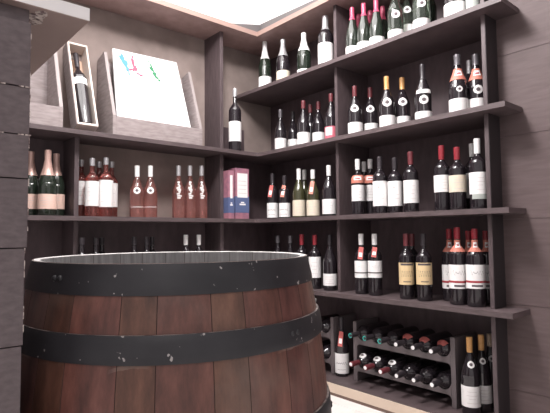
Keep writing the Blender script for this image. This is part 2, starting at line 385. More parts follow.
BOTTLES = [
    (2.015, 2.4251, 1.802, 'champagne', 0.3299, 0.043, 'green', ('white', 0.2078), [(0.006, 0.0853, 'white', 'plain')], -2.5, 'sparkling bottle with white foil, nearest the corner on the top shelf', 'bottles on the top shelf of the right run', 'wine_bottle'),
    (2.015, 2.2455, 1.802, 'champagne', 0.2867, 0.043, 'dark', ('silver', 0.1762), [(0.0072, 0.0772, 'cream', 'lines')], -2.5, 'sparkling bottle with dark silver foil, second from the corner on the top shelf', 'bottles on the top shelf of the right run', 'wine_bottle'),
    (2.023, 2.0625, 1.802, 'champagne', 0.2713, 0.0431, 'green', ('white', 0.1562), [(0.006, 0.0391, 'white', 'plain')], -2.5, 'sparkling bottle with long pale foil, beside the white-labelled magnum', 'bottles on the top shelf of the right run', 'wine_bottle'),
    (2.015, 1.8763, 1.802, 'magnum', 0.309, 0.044, 'dark', ('silver', 0.223), [(0.0214, 0.1402, 'white', 'plain')], -2.5, 'magnum with a very large white label, left of the middle upright on the top shelf', 'bottles on the top shelf of the right run', 'wine_bottle'),
    (2.015, 1.6746, 1.802, 'hock', 0.2851, 0.0385, 'green', ('pink', 0.2121), [(0.0081, 0.0602, 'white', 'plain')], -2.5, 'slender pink-capped bottle with white label, leftmost in the front row on top shelf', 'bottles on the top shelf of the right run', 'wine_bottle'),
    (2.105, 1.7033, 1.802, 'hock', 0.2826, 0.0385, 'green', ('pink', 0.2018), [], -2.5, 'slender pink-capped bottle in the back row of the top shelf, leftmost', 'bottles on the top shelf of the right run', 'wine_bottle'),
    (2.015, 1.5953, 1.802, 'hock', 0.2777, 0.0385, 'green', ('pink', 0.2064), [(0.0117, 0.06, 'white', 'plain')], -2.5, 'slender pink-capped bottle with white label, middle one in the front row on top shelf', 'bottles on the top shelf of the right run', 'wine_bottle'),
    (2.105, 1.6226, 1.802, 'hock', 0.2764, 0.0385, 'green', ('pink', 0.1973), [], -2.5, 'slender pink-capped bottle in the back row of the top shelf, middle one', 'bottles on the top shelf of the right run', 'wine_bottle'),
    (2.019, 1.5161, 1.802, 'hock', 0.2707, 0.0386, 'green', ('pink', 0.2009), [(0.0099, 0.0623, 'white', 'plain')], -2.5, 'slender pink-capped bottle with white label, rightmost in the front row on top shelf', 'bottles on the top shelf of the right run', 'wine_bottle'),
    (2.109, 1.5418, 1.802, 'hock', 0.2703, 0.0386, 'green', ('pink', 0.1929), [], -2.5, 'slender pink-capped bottle in the back row of the top shelf, rightmost', 'bottles on the top shelf of the right run', 'wine_bottle'),
    (2.015, 1.3953, 1.802, 'burgundy', 0.315, 0.0395, 'clear', ('white', 0.252), [(0.0119, 0.0573, 'white', 'plain'), (0.113, 0.1536, 'white', 'seal')], -2.5, 'pale glass bottle with white label on the top shelf, leftmost of three', 'bottles on the top shelf of the right run', 'wine_bottle'),
    (2.1, 1.3854, 1.802, 'burgundy', 0.315, 0.0395, 'clear', ('white', 0.252), [(0.0518, 0.1034, 'white', 'plain'), (0.1602, 0.2017, 'white', 'seal')], -2.5, 'pale glass bottle with white label on the top shelf, middle one of three', 'bottles on the top shelf of the right run', 'wine_bottle'),
    (2.015, 1.2498, 1.802, 'burgundy', 0.315, 0.0395, 'clear', ('white', 0.252), [(0.0065, 0.0619, 'white', 'plain'), (0.1151, 0.1539, 'white', 'seal')], -2.5, 'pale glass bottle with white label on the top shelf, rightmost of three', 'bottles on the top shelf of the right run', 'wine_bottle'),
    (2.105, 1.265, 1.802, 'burgundy', 0.315, 0.039, 'green', ('grey', 0.252), [], -2.5, 'dark bottle behind the rightmost pale glass bottle on the top shelf', 'bottles on the top shelf of the right run', 'wine_bottle'),
    (2.015, 1.075, 1.802, 'magnum', 0.325, 0.05, 'dark', ('dark', 0.26), [(0.006, 0.0733, 'white', 'plain')], -2.5, 'widest bottle on the top shelf with a large white label, cut by the photo top', 'bottles on the top shelf of the right run', 'wine_bottle'),
    (2.015, 0.9926, 1.802, 'bordeaux', 0.3, 0.03, 'dark', ('grey', 0.24), [(0.0246, 0.118, 'grey', 'plain')], -2.5, 'bottle with a greyish label at the right end of the top shelf', 'bottles on the top shelf of the right run', 'wine_bottle'),
    (2.059, 2.3259, 1.375, 'burgundy', 0.2852, 0.0376, 'dark', ('grey', 0.2325), [(0.0162, 0.0937, 'white', 'plain')], -2.5, 'dark bottle with white label, nearest the corner on the second shelf', 'bottles on the second shelf of the right run', 'wine_bottle'),
    (2.159, 2.3145, 1.375, 'burgundy', 0.2857, 0.038, 'dark', ('dark', 0.2321), [(0.0319, 0.0976, 'white', 'plain')], -2.5, 'dark short bottle with white label, second from the corner on the second shelf', 'bottles on the second shelf of the right run', 'wine_bottle'),
    (2.027, 2.0788, 1.375, 'burgundy', 0.2852, 0.0382, 'dark', ('maroon', 0.236), [(0.0144, 0.0867, 'white', 'mark')], -2.5, 'dark bottle with white label and dark mark, third from the corner on the second shelf', 'bottles on the second shelf of the right run', 'wine_bottle'),
    (2.125, 2.1172, 1.375, 'burgundy', 0.2853, 0.0363, 'dark', ('maroon', 0.2345), [], -2.5, 'dark bottle standing in the back row of the second shelf near the corner', 'bottles on the second shelf of the right run', 'wine_bottle'),
    (2.115, 2.038, 1.375, 'burgundy', 0.2855, 0.0395, 'dark', ('maroon', 0.2358), [(0.0305, 0.0913, 'white', 'mark')], -2.5, 'dark bottle with white label beside the red-labelled one on the second shelf', 'bottles on the second shelf of the right run', 'wine_bottle'),
    (2.051, 1.8742, 1.375, 'burgundy', 0.286, 0.0385, 'dark', ('maroon', 0.239), [(0.0097, 0.09, 'pink', 'patch')], -2.5, 'dark bottle with red and white label left of the middle upright', 'bottles on the second shelf of the right run', 'wine_bottle'),
    (2.047, 1.6942, 1.375, 'burgundy', 0.286, 0.0395, 'dark', ('maroon', 0.2273), [(0.006, 0.0792, 'white', 'plain'), (0.123, 0.1887, 'white', 'seal')], -2.5, 'dark bottle with round seal, just right of the middle upright on the second shelf', 'bottles on the second shelf of the right run', 'wine_bottle'),
    (2.135, 1.6572, 1.375, 'burgundy', 0.2857, 0.0408, 'dark', ('maroon', 0.2293), [(0.0244, 0.0795, 'white', 'plain'), (0.1348, 0.1846, 'white', 'seal')], -2.5, 'dark bottle with dark red cap and round seal, left of the orange-capped pair', 'bottles on the second shelf of the right run', 'wine_bottle'),
    (2.051, 1.485, 1.375, 'burgundy', 0.2863, 0.0395, 'dark', ('orange', 0.2179), [(0.006, 0.0774, 'white', 'plain'), (0.1083, 0.1805, 'white', 'seal')], -2.5, 'left one of the two orange-capped bottles on the second shelf', 'bottles on the second shelf of the right run', 'wine_bottle'),
    (2.127, 1.4433, 1.375, 'burgundy', 0.2862, 0.0396, 'dark', ('orange', 0.2226), [(0.0243, 0.076, 'white', 'plain'), (0.1227, 0.1798, 'white', 'seal')], -2.5, 'right one of the two orange-capped bottles on the second shelf', 'bottles on the second shelf of the right run', 'wine_bottle'),
    (2.035, 1.2646, 1.375, 'burgundy', 0.2852, 0.0393, 'dark', ('dark', 0.2118), [(0.006, 0.0513, 'white', 'plain'), (0.1374, 0.1565, 'white', 'collar'), (0.0847, 0.1278, 'white', 'seal')], -2.5, 'dark bottle with black cap and white collar on the second shelf', 'bottles on the second shelf of the right run', 'wine_bottle'),
    (2.051, 1.0944, 1.375, 'champagne', 0.2861, 0.0411, 'dark', ('grey', 0.2372), [(0.0149, 0.0782, 'white', 'plain'), (0.1645, 0.2193, 'orange', 'neck'), (0.1054, 0.1327, 'white', 'seal')], -2.5, 'left one of two red-necked bottles at the right end of the second shelf', 'bottles on the second shelf of the right run', 'wine_bottle'),
    (2.108, 1.0364, 1.375, 'champagne', 0.2851, 0.0385, 'dark', ('grey', 0.2341), [(0.0176, 0.0764, 'white', 'plain'), (0.1625, 0.2171, 'orange', 'neck'), (0.0945, 0.1353, 'white', 'seal')], -2.5, 'right one of two red-necked bottles, against the end upright on the second shelf', 'bottles on the second shelf of the right run', 'wine_bottle'),
    (2.17, 1.0988, 1.375, 'bordeaux', 0.29, 0.035, 'dark', ('silver', 0.2265), [], -2.5, 'silver-capped bottle in the back row behind the two red-necked bottles', 'bottles on the second shelf of the right run', 'wine_bottle'),
    (2.015, 2.3603, 0.951, 'bordeaux', 0.2907, 0.0355, 'dark', ('dark', 0.2259), [(0.006, 0.101, 'white', 'script'), (0.1392, 0.2158, 'red', 'tag')], -2.5, 'dark bottle with red hanging tag, nearest the corner on the third shelf', 'bottles on the third shelf of the right run', 'wine_bottle'),
    (2.015, 2.2447, 0.951, 'bordeaux', 0.2664, 0.0355, 'dark', ('dark', 0.2098), [(0.006, 0.0946, 'white', 'script'), (0.1317, 0.2062, 'orange', 'tag')], -2.5, 'dark bottle with orange and white tag, second from the corner on the third shelf', 'bottles on the third shelf of the right run', 'wine_bottle'),
    (2.015, 2.1133, 0.951, 'burgundy', 0.2963, 0.039, 'olive', ('white', 0.2292), [(0.0096, 0.105, 'cream', 'lines')], -2.5, 'olive glass bottle with white cap and cream label on the third shelf near the corner', 'bottles on the third shelf of the right run', 'wine_bottle'),
    (2.105, 2.1581, 0.951, 'burgundy', 0.3022, 0.037, 'olive', ('white', 0.2393), [], -2.5, 'white-capped bottle in the back row of the third shelf near the corner', 'bottles on the third shelf of the right run', 'wine_bottle'),
    (2.015, 1.9944, 0.951, 'burgundy', 0.2774, 0.0385, 'olive', ('white', 0.2242), [(0.006, 0.098, 'cream', 'lines'), (0.1327, 0.2082, 'orange', 'tag')], -2.5, 'olive glass bottle with white cap and orange and white tag on the third shelf', 'bottles on the third shelf of the right run', 'wine_bottle'),
    (2.015, 1.8671, 0.951, 'burgundy', 0.2894, 0.039, 'dark', ('white', 0.2295), [(0.0122, 0.0959, 'white', 'lines')], -2.5, 'white-capped dark bottle, low label, left of the middle upright on the third shelf', 'bottles on the third shelf of the right run', 'wine_bottle'),
    (2.015, 1.6572, 0.951, 'bordeaux', 0.2977, 0.034, 'dark', ('white', 0.2412), [(0.0728, 0.1573, 'white', 'lines'), (0.1679, 0.2103, 'orange', 'neck')], -2.5, 'white-capped bottle with orange neck band, right beside the middle upright on the third shelf', 'bottles on the third shelf of the right run', 'wine_bottle'),
    (2.165, 1.734, 0.951, 'bordeaux', 0.3071, 0.0305, 'dark', ('white', 0.25), [(0.1843, 0.2293, 'orange', 'neck')], -2.5, 'white-capped bottle in the back row, third shelf, right of the middle upright', 'bottles on the third shelf of the right run', 'wine_bottle'),
    (2.1, 1.6407, 0.951, 'bordeaux', 0.3037, 0.034, 'dark', ('white', 0.2517), [(0.0751, 0.161, 'white', 'lines'), (0.1718, 0.2149, 'orange', 'neck')], -2.5, 'white-capped bottle with orange neck band, half behind a tall white-labelled bottle', 'bottles on the third shelf of the right run', 'wine_bottle'),
    (1.99, 1.4946, 0.951, 'bordeaux', 0.288, 0.036, 'dark', ('dark', 0.2217), [(0.0374, 0.1621, 'white', 'mark')], -2.5, 'black-capped bottle with tall white label, left one of two on the third shelf', 'bottles on the third shelf of the right run', 'wine_bottle'),
    (2.015, 1.4223, 0.951, 'bordeaux', 0.2761, 0.036, 'dark', ('dark', 0.216), [(0.0346, 0.1572, 'white', 'mark')], -2.5, 'black-capped bottle with tall white label, right one of two on the third shelf', 'bottles on the third shelf of the right run', 'wine_bottle'),
    (2.015, 1.3304, 0.951, 'bordeaux', 0.2938, 0.0355, 'dark', ('maroon', 0.2304), [(0.0442, 0.1538, 'white', 'lines')], -2.5, 'bottle with brownish red cap and tall white label on the third shelf', 'bottles on the third shelf of the right run', 'wine_bottle'),
    (2.015, 1.1667, 0.951, 'bordeaux', 0.2993, 0.0355, 'dark', ('red', 0.2346), [(0.0848, 0.1615, 'white', 'lines')], -2.5, 'red-capped bottle with white label, left one of two on the third shelf', 'bottles on the third shelf of the right run', 'wine_bottle'),
    (2.015, 1.0912, 0.951, 'bordeaux', 0.2815, 0.0365, 'dark', ('red', 0.2253), [(0.0792, 0.154, 'cream', 'lines')], -2.5, 'red-capped bottle with cream label, right one of two on the third shelf', 'bottles on the third shelf of the right run', 'wine_bottle'),
    (2.105, 1.0654, 0.951, 'bordeaux', 0.3039, 0.0355, 'dark', ('white', 0.2443), [(0.0552, 0.1671, 'white', 'lines')], -2.5, 'white-capped bottle in the back row at the right end of the third shelf', 'bottles on the third shelf of the right run', 'wine_bottle'),
    (2.01, 0.9946, 0.951, 'bordeaux', 0.3041, 0.0355, 'dark', ('white', 0.2389), [(0.0637, 0.1569, 'white', 'lines'), (0.0425, 0.0637, 'grey', 'collar')], -2.5, 'white-capped bottle with tall white label at the right end of the third shelf', 'bottles on the third shelf of the right run', 'wine_bottle'),
    (2.015, 2.3126, 0.538, 'burgundy', 0.3044, 0.037, 'dark', ('grey', 0.2602), [], -2.5, 'dark bottle behind the barrel rim, nearest the corner on the fourth shelf', 'bottles on the fourth shelf of the right run', 'wine_bottle'),
    (2.015, 2.1961, 0.538, 'burgundy', 0.3039, 0.037, 'dark', ('grey', 0.261), [], -2.5, 'dark bottle above the barrel rim, second from the corner on the fourth shelf', 'bottles on the fourth shelf of the right run', 'wine_bottle'),
    (2.015, 2.0947, 0.538, 'bordeaux', 0.3126, 0.0355, 'dark', ('red', 0.2499), [(0.057, 0.1801, 'white', 'lines')], -2.5, 'red-capped bottle on the fourth shelf with its label half hidden by the barrel', 'bottles on the fourth shelf of the right run', 'wine_bottle'),
    (2.015, 1.9862, 0.538, 'bordeaux', 0.309, 0.0355, 'dark', ('red', 0.251), [(0.0637, 0.1832, 'white', 'lines')], -2.5, 'red-capped bottle with white label, right one of two beside the barrel', 'bottles on the fourth shelf of the right run', 'wine_bottle'),
    (2.015, 1.8684, 0.538, 'burgundy', 0.3084, 0.039, 'dark', ('dark', 0.2522), [(0.0274, 0.0932, 'white', 'lines')], -2.5, 'black-capped bottle with low label, left of the middle upright on the fourth shelf', 'bottles on the fourth shelf of the right run', 'wine_bottle'),
    (2.015, 1.6438, 0.538, 'bordeaux', 0.3125, 0.0355, 'dark', ('white', 0.2546), [(0.0848, 0.1725, 'white', 'darkband'), (0.1829, 0.245, 'red', 'tag')], -2.5, 'white-capped bottle with red tag, left one of two on the fourth shelf', 'bottles on the fourth shelf of the right run', 'wine_bottle'),
    (2.015, 1.556, 0.538, 'bordeaux', 0.3119, 0.0355, 'dark', ('white', 0.2555), [(0.0902, 0.1756, 'white', 'darkband'), (0.1958, 0.2462, 'red', 'tag')], -2.5, 'white-capped bottle with red tag, right one of two on the fourth shelf', 'bottles on the fourth shelf of the right run', 'wine_bottle'),
    (2.015, 1.3677, 0.538, 'bordeaux', 0.3107, 0.0355, 'dark', ('maroon', 0.2526), [(0.0687, 0.1728, 'yellow', 'chateau')], -2.5, 'bottle with yellow label and maroon cap, left one of two on the fourth shelf', 'bottles on the fourth shelf of the right run', 'wine_bottle'),
    (2.105, 1.3937, 0.538, 'bordeaux', 0.3103, 0.0355, 'dark', ('maroon', 0.2503), [], -2.5, 'maroon-capped bottle standing behind the left yellow-labelled bottle', 'bottles on the fourth shelf of the right run', 'wine_bottle'),
    (2.015, 1.2722, 0.538, 'bordeaux', 0.31, 0.0355, 'dark', ('dark', 0.2538), [(0.0756, 0.1764, 'yellow', 'chateau')], -2.5, 'bottle with yellow label and black cap, right one of two on the fourth shelf', 'bottles on the fourth shelf of the right run', 'wine_bottle'),
    (2.015, 1.1025, 0.538, 'bordeaux', 0.3377, 0.0385, 'dark', ('red', 0.2868), [(0.071, 0.1745, 'white', 'redband'), (0.2308, 0.2829, 'orange', 'neck')], -2.5, 'bottle with red-banded white label, front left at the right end of fourth shelf', 'bottles on the fourth shelf of the right run', 'wine_bottle'),
    (2.105, 1.1914, 0.538, 'bordeaux', 0.3324, 0.0355, 'dark', ('red', 0.2855), [(0.0564, 0.1662, 'white', 'redband'), (0.226, 0.2813, 'orange', 'neck')], -2.5, 'red-capped bottle in the back row, left behind the front red-banded one', 'bottles on the fourth shelf of the right run', 'wine_bottle'),
    (2.015, 1.0225, 0.538, 'bordeaux', 0.3299, 0.0385, 'dark', ('red', 0.2869), [(0.0772, 0.1778, 'white', 'redband'), (0.2325, 0.2831, 'orange', 'neck')], -2.5, 'red-banded bottle on the fourth shelf, front right beside the end upright', 'bottles on the fourth shelf of the right run', 'wine_bottle'),
    (2.115, 1.1012, 0.538, 'bordeaux', 0.3219, 0.0355, 'dark', ('red', 0.2763), [(0.2276, 0.2814, 'orange', 'neck')], -2.5, 'red-capped bottle in the back row between the two front red-banded ones', 'bottles on the fourth shelf of the right run', 'wine_bottle'),
    (2.12, 1.0227, 0.538, 'bordeaux', 0.321, 0.0355, 'dark', ('red', 0.2766), [(0.0684, 0.1725, 'white', 'redband'), (0.2291, 0.2815, 'orange', 'neck')], -2.5, 'red-capped bottle mostly hidden behind the end upright on the fourth shelf', 'bottles on the fourth shelf of the right run', 'wine_bottle'),
    (2.075, 1.8446, 0.064, 'burgundy', 0.3214, 0.039, 'dark', ('dark', 0.2493), [(0.0176, 0.1261, 'white', 'script'), (0.1696, 0.2459, 'red', 'tag')], -2.5, 'black-capped bottle with red tag standing between the two low racks', 'bottles standing on the base board', 'wine_bottle'),
    (2.05, 1.0791, 0.064, 'burgundy', 0.3306, 0.039, 'dark', ('orange', 0.2657), [(0.0382, 0.1265, 'white', 'lines'), (0.194, 0.2405, 'white', 'seal')], -2.5, 'orange-capped bottle with off-white label, front one on the base board', 'bottles standing on the base board', 'wine_bottle'),
    (2.13, 1.0654, 0.064, 'burgundy', 0.33, 0.0375, 'dark', ('orange', 0.2638), [(0.0394, 0.1167, 'white', 'lines'), (0.1985, 0.2418, 'white', 'seal')], -2.5, 'orange-capped bottle on the base board, middle one of three', 'bottles standing on the base board', 'wine_bottle'),
    (2.21, 1.0639, 0.064, 'burgundy', 0.3235, 0.0375, 'dark', ('beige', 0.2693), [(0.1974, 0.2373, 'white', 'seal')], -2.5, 'beige-capped bottle on the base board, mostly behind the end upright', 'bottles standing on the base board', 'wine_bottle'),
    (0.6375, 2.58, 0.951, 'champagne', 0.3195, 0.0415, 'green', ('peach', 0.2003), [(0.0354, 0.108, 'peach', 'lines')], -2.0, 'peach-labelled sparkling bottle on the left run, partly hidden by the plank column', 'bottles on the third shelf of the left run', 'wine_bottle'),
    (0.6896, 2.485, 0.951, 'champagne', 0.3194, 0.0415, 'green', ('peach', 0.1947), [(0.0324, 0.1039, 'peach', 'lines')], -2.0, 'peach-labelled sparkling bottle on the left run, front one', 'bottles on the third shelf of the left run', 'wine_bottle'),
    (0.7567, 2.58, 0.951, 'champagne', 0.3217, 0.0415, 'green', ('peach', 0.2088), [(0.0386, 0.1136, 'peach', 'lines')], -2.0, 'peach-labelled sparkling bottle on the left run, in the back row', 'bottles on the third shelf of the left run', 'wine_bottle'),
    (0.8814, 2.58, 0.951, 'bordeaux', 0.3025, 0.036, 'rose2', ('silver', 0.2654), [(0.0629, 0.1876, 'white', 'lines')], -2.0, 'rose wine bottle with white label, right beside the left upright', 'bottles on the third shelf of the left run', 'wine_bottle'),
    (0.9042, 2.485, 0.951, 'bordeaux', 0.3007, 0.034, 'rose2', ('silver', 0.2619), [(0.0537, 0.1807, 'white', 'lines')], -2.0, 'rose wine bottle with white label, second from the left upright', 'bottles on the third shelf of the left run', 'wine_bottle'),
    (0.9763, 2.58, 0.951, 'bordeaux', 0.3006, 0.032, 'rose2', ('silver', 0.268), [(0.0609, 0.1941, 'white', 'lines')], -2.0, 'rose wine bottle in the back row between two white-labelled ones', 'bottles on the third shelf of the left run', 'wine_bottle'),
    (0.976, 2.485, 0.951, 'bordeaux', 0.3103, 0.0365, 'rose2', ('silver', 0.2733), [(0.0507, 0.1903, 'white', 'lines')], -2.0, 'rose wine bottle with the biggest white label, third from the left upright', 'bottles on the third shelf of the left run', 'wine_bottle'),
    (1.0451, 2.58, 0.951, 'bordeaux', 0.3068, 0.032, 'rose2', ('silver', 0.2737), [(0.0576, 0.1877, 'white', 'lines')], -2.0, 'rose wine bottle in the back row, right behind the biggest white label', 'bottles on the third shelf of the left run', 'wine_bottle'),
    (1.1489, 2.485, 0.951, 'burgundy', 0.2828, 0.0385, 'rose', ('white', 0.2222), [(0.1258, 0.1636, 'white', 'seal'), (0.0342, 0.0772, 'x', 'bscript')], -2.0, 'unlabelled rose wine bottle with white seal and script, left one of the pair', 'bottles on the third shelf of the left run', 'wine_bottle'),
    (1.2274, 2.485, 0.951, 'burgundy', 0.2895, 0.0385, 'rose', ('white', 0.2278), [(0.1295, 0.168, 'white', 'seal'), (0.0361, 0.08, 'x', 'bscript')], -2.0, 'unlabelled rose wine bottle with white seal and script, right one of the pair', 'bottles on the third shelf of the left run', 'wine_bottle'),
    (1.4042, 2.485, 0.951, 'burgundy', 0.3046, 0.0355, 'rose', ('silver', 0.2461), [(0.1093, 0.2129, 'x', 'vscript')], -2.0, 'rose wine bottle with white upright lettering, left one of three', 'bottles on the third shelf of the left run', 'wine_bottle'),
    (1.4807, 2.485, 0.951, 'burgundy', 0.3112, 0.0355, 'rose', ('silver', 0.2516), [(0.1124, 0.2179, 'x', 'vscript')], -2.0, 'rose wine bottle with white upright lettering, middle one of three', 'bottles on the third shelf of the left run', 'wine_bottle'),
    (1.5601, 2.485, 0.951, 'burgundy', 0.3179, 0.0355, 'rose', ('silver', 0.2573), [(0.1156, 0.2231, 'x', 'vscript')], -2.0, 'rose wine bottle with white upright lettering, right one of three', 'bottles on the third shelf of the left run', 'wine_bottle'),
    (0.8406, 2.438, 0.538, 'bordeaux', 0.3059, 0.0345, 'dark', ('dark', 0.2715), [], -2.0, 'black-capped bottle above the barrel rim, right beside the left upright', 'bottles on the fourth shelf of the left run, mostly behind the barrel', 'wine_bottle'),
    (0.9271, 2.485, 0.538, 'bordeaux', 0.3049, 0.0345, 'dark', ('dark', 0.2691), [], -2.0, 'black-capped bottle above the barrel rim, left of the close pair near the upright', 'bottles on the fourth shelf of the left run, mostly behind the barrel', 'wine_bottle'),
    (0.9945, 2.58, 0.538, 'bordeaux', 0.3042, 0.0345, 'dark', ('dark', 0.2667), [], -2.0, 'black-capped bottle above the barrel rim, right of the close pair near the upright', 'bottles on the fourth shelf of the left run, mostly behind the barrel', 'wine_bottle'),
    (1.1348, 2.485, 0.538, 'bordeaux', 0.3078, 0.0345, 'dark', ('dark', 0.2646), [], -2.0, 'black-capped bottle above the barrel rim, left of three under the rose bottle pair', 'bottles on the fourth shelf of the left run, mostly behind the barrel', 'wine_bottle'),
    (1.2072, 2.485, 0.538, 'bordeaux', 0.307, 0.0345, 'dark', ('dark', 0.2631), [], -2.0, 'black-capped bottle above the barrel rim, middle of three under the rose bottle pair', 'bottles on the fourth shelf of the left run, mostly behind the barrel', 'wine_bottle'),
    (1.2873, 2.58, 0.538, 'bordeaux', 0.3064, 0.0345, 'dark', ('dark', 0.2604), [], -2.0, 'black-capped bottle above the barrel rim, right of three under the rose bottle pair', 'bottles on the fourth shelf of the left run, mostly behind the barrel', 'wine_bottle'),
    (1.453, 2.485, 0.538, 'bordeaux', 0.3161, 0.0345, 'dark', ('white', 0.2578), [], -2.0, 'white-capped bottle top above the barrel rim, left one of two', 'bottles on the fourth shelf of the left run, mostly behind the barrel', 'wine_bottle'),
    (1.541, 2.485, 0.538, 'bordeaux', 0.3154, 0.0345, 'dark', ('white', 0.2559), [], -2.0, 'white-capped bottle top above the barrel rim, right one of two', 'bottles on the fourth shelf of the left run, mostly behind the barrel', 'wine_bottle'),
    (1.789, 2.455, 1.375, 'bordeaux', 0.4028, 0.0395, 'dark', ('silver', 0.3512), [(0.0614, 0.1876, 'white', 'plain')], -2.0, 'tall silver-capped bottle with large white label, alone in the corner bay', 'tall bottles on the second shelf of the left run', 'wine_bottle'),
]
RACKY = [1.677, 1.5836, 1.4902, 1.3968, 1.3034, 1.21]
RACK0 = 1.148
RRAD = 0.0388
RZ = (0.114, 0.261)
CARTONS = [(1.7193, 1.7617, 2.47, 0.2991, 'narrower pink and blue carton against the upright'), (1.774, 1.8778, 2.47, 0.3185, 'wider pink and blue carton with white label, nearest the corner')]
for row in BOTTLES: bottle(*row)

# ---------------------------------------------------------------- bottle racks on the base board
def make_rack(loc, label):
    root = empty('bottle_rack', (loc[0], loc[1], loc[2] + .0006)); tag(root, label, 'rack', 'dark low bottle racks on the base board')
    Wd = 0.592; cols = [RY - RACK0 for RY in RACKY]
    z0t, z1t = RZ
    for y in (0.0, Wd - .02):
        bm = bmesh.new(); box(bm, 0.016, .2, y, y + .02, 0.0, .315); finish('end_panel', bm, m_rack, root, bevel=.003)
    def saw(zt, r, y0, y1, n=110):
        out = []
        for k in range(n + 1):
            y = y0 + (y1 - y0) * k / n; h = zt - .004
            for c in cols:
                d = abs(y - c)
                if d < r: h = min(h, zt - math.sqrt(max(0, r * r - d * d)))
            out.append((y, h))
        return out
    # front: two scalloped beams with rounded junctions into the posts
    P = .024
    def fil(yc, zc, r, a0, a1): return [(yc + r * math.cos(math.radians(a0 + (a1 - a0) * q / 5)), zc + r * math.sin(math.radians(a0 + (a1 - a0) * q / 5))) for q in range(6)]
    for zt, hb in ((z0t, .042), (z1t, .05)):
        zb = zt - .027 - hb * .75; rr = .018
        top = saw(zt, RRAD, Wd - P, P)
        low = fil(P + rr, zb - rr, rr, 180, 90) + fil(Wd - P - rr, zb - rr, rr, 90, 0)
        if zb - rr < .005: low = [(P, max(zb, .004)), (Wd - P, max(zb, .004))]
        bm = bmesh.new(); prism(bm, low + top, 'x', 0, .015); finish('cradle_beam', bm, m_rack, root)
        bm = bmesh.new(); prism(bm, [(.021, zt - .055), (Wd - .021, zt - .055)] + saw(zt, .0388, Wd - .021, .021), 'x', .17, .185); finish('cradle_beam', bm, m_rack, root)
    for y in (0, Wd - P + .0005):
        bm = bmesh.new(); box(bm, 0, .0155, y, y + P - .0005, 0, .315); finish('post', bm, m_rack, root, bevel=.003)
    return root
make_rack((2.05, RACK0, S[0]), 'dark two-tier bottle rack beside the orange-capped bottles, twelve bottles in it')
make_rack((2.05, RACK0 + .735, S[0]), 'dark two-tier bottle rack half hidden behind the barrel')
def lying(x, y, z, capcol, spec, label):
    H, R = .298, .0375
    root = empty('wine_bottle', (x, y, z)); root.rotation_euler = (0, -math.pi / 2, 0)   # local +z points to -x
    tag(root, label, 'bottle', 'bottles lying in the low racks')
    prof = profile('bordeaux', H, R)
    # root sits at the middle of the bottle's foot; neck runs towards -x
    for nm, me in make_parts('lying' + capcol + spec, 'bordeaux', H, R, 'dark', (capcol, .235), 
                             [(.196, .222, 'rackred', 'patchred')] if spec == 'red' else [], 0.0): link(nm, me, root)
    bm = bmesh.new()
    if spec == 'teal':
        r0, r1 = .0075, .0122; n = 20
        for k in range(n - 4):
            a0 = 2 * math.pi * (k + 2) / n; a1 = 2 * math.pi * (k + 3) / n; a0 += math.pi * 1.5; a1 += math.pi * 1.5
            bm.faces.new([bm.verts.new((r * math.cos(a), r * math.sin(a), H + .0022)) for r, a in ((r0, a0), (r1, a0), (r1, a1), (r0, a1))])
        finish('cap_print', bm, m_teal, root)
    else:
        lathe(bm, [(.0092, H + .0006), (.0092, H + .0022), (.007, H + .003)], 16); finish('cap_disc', bm, m_inkwhite, root)
    if spec == 'seal':
        bm = bmesh.new(); band(bm, prof, .19, .22, 0.0, .7, .001, rows=8, seal=True, n=12); band(bm, prof, .2, .21, 0.0, .3, .0016, 1, rows=6, seal=True, n=8)
        finish('seal', bm, [L['white'], m_ink, m_inkred, m_inkwhite, m_inkgrey], root, smooth=True)
    return root
ORD = ['first', 'second', 'third', 'fourth', 'fifth', 'sixth']
for k, y in enumerate(RACKY):
    lying(1.955 + .298, y, S[0] + RZ[0], 'maroon' if k < 3 else 'dark', 'seal' if k < 3 else 'plain',
          ('maroon-capped bottle lying ' if k < 3 else 'dark-capped bottle lying ') + ORD[k] + ' from left in the lower tier of the open rack')
    lying(1.955 + .298, y, S[0] + RZ[1], 'dark', 'teal' if k < 3 else 'red',
          ('teal-marked bottle lying ' if k < 3 else 'white-ended bottle lying ') + ORD[k] + ' from left in the upper tier of the open rack')
for k, y in enumerate(RACKY[-2:]):
    lying(1.955 + .298, y + .735, S[0] + RZ[0], 'maroon', 'plain', 'maroon-capped bottle lying low in the rack behind the barrel, ' + ('second from its right end' if k else 'at its right end'))
    lying(1.955 + .298, y + .735, S[0] + RZ[1], 'dark', 'plain', 'black-capped bottle lying atop the rack behind the barrel, ' + ('second from its right end' if k else 'at its right end'))

# ---------------------------------------------------------------- cartons beside the corner
def carton(x0, x1, y, H, label):
    root = empty('wine_carton', ((x0 + x1) / 2, y, S[2] + .0006)); tag(root, label, 'carton', 'pink and blue wine cartons on the left run')
    w = (x1 - x0) / 2; d = .04
    mp = mat('pink_carton_card', (0.4, 0.17, 0.21), 0.5, col2=(0.26, 0.12, 0.17), scale=30)
    mb = mat('blue_carton_card', (0.09, 0.12, 0.24), 0.5)
    bm = bmesh.new(); box(bm, -w, w, -d, d, 0, H); finish('carton_body', bm, mp, root, bevel=.0015)
    bm = bmesh.new(); box(bm, -w - .0006, w + .0006, -d - .0008, d, H * .12, H * .44); box(bm, -w + .012, w - .012, -d - .001, -d, H * .42, H * .9, 1)
    box(bm, -w * .45, w * .45, -d - .0016, -d, H * .27, H * .3, 1); box(bm, -w * .25, w * .25, -d - .0016, -d, H * .31, H * .335, 1)
    for q in range(4): box(bm, -w + .02, w - .02 - .004 * (q % 2), -d - .0018, -d - .001, H * (.5 + .08 * q), H * (.508 + .08 * q), 2)
    finish('carton_print', bm, [mb, L['white'], m_inkgrey], root)
for c in CARTONS: carton(*c)

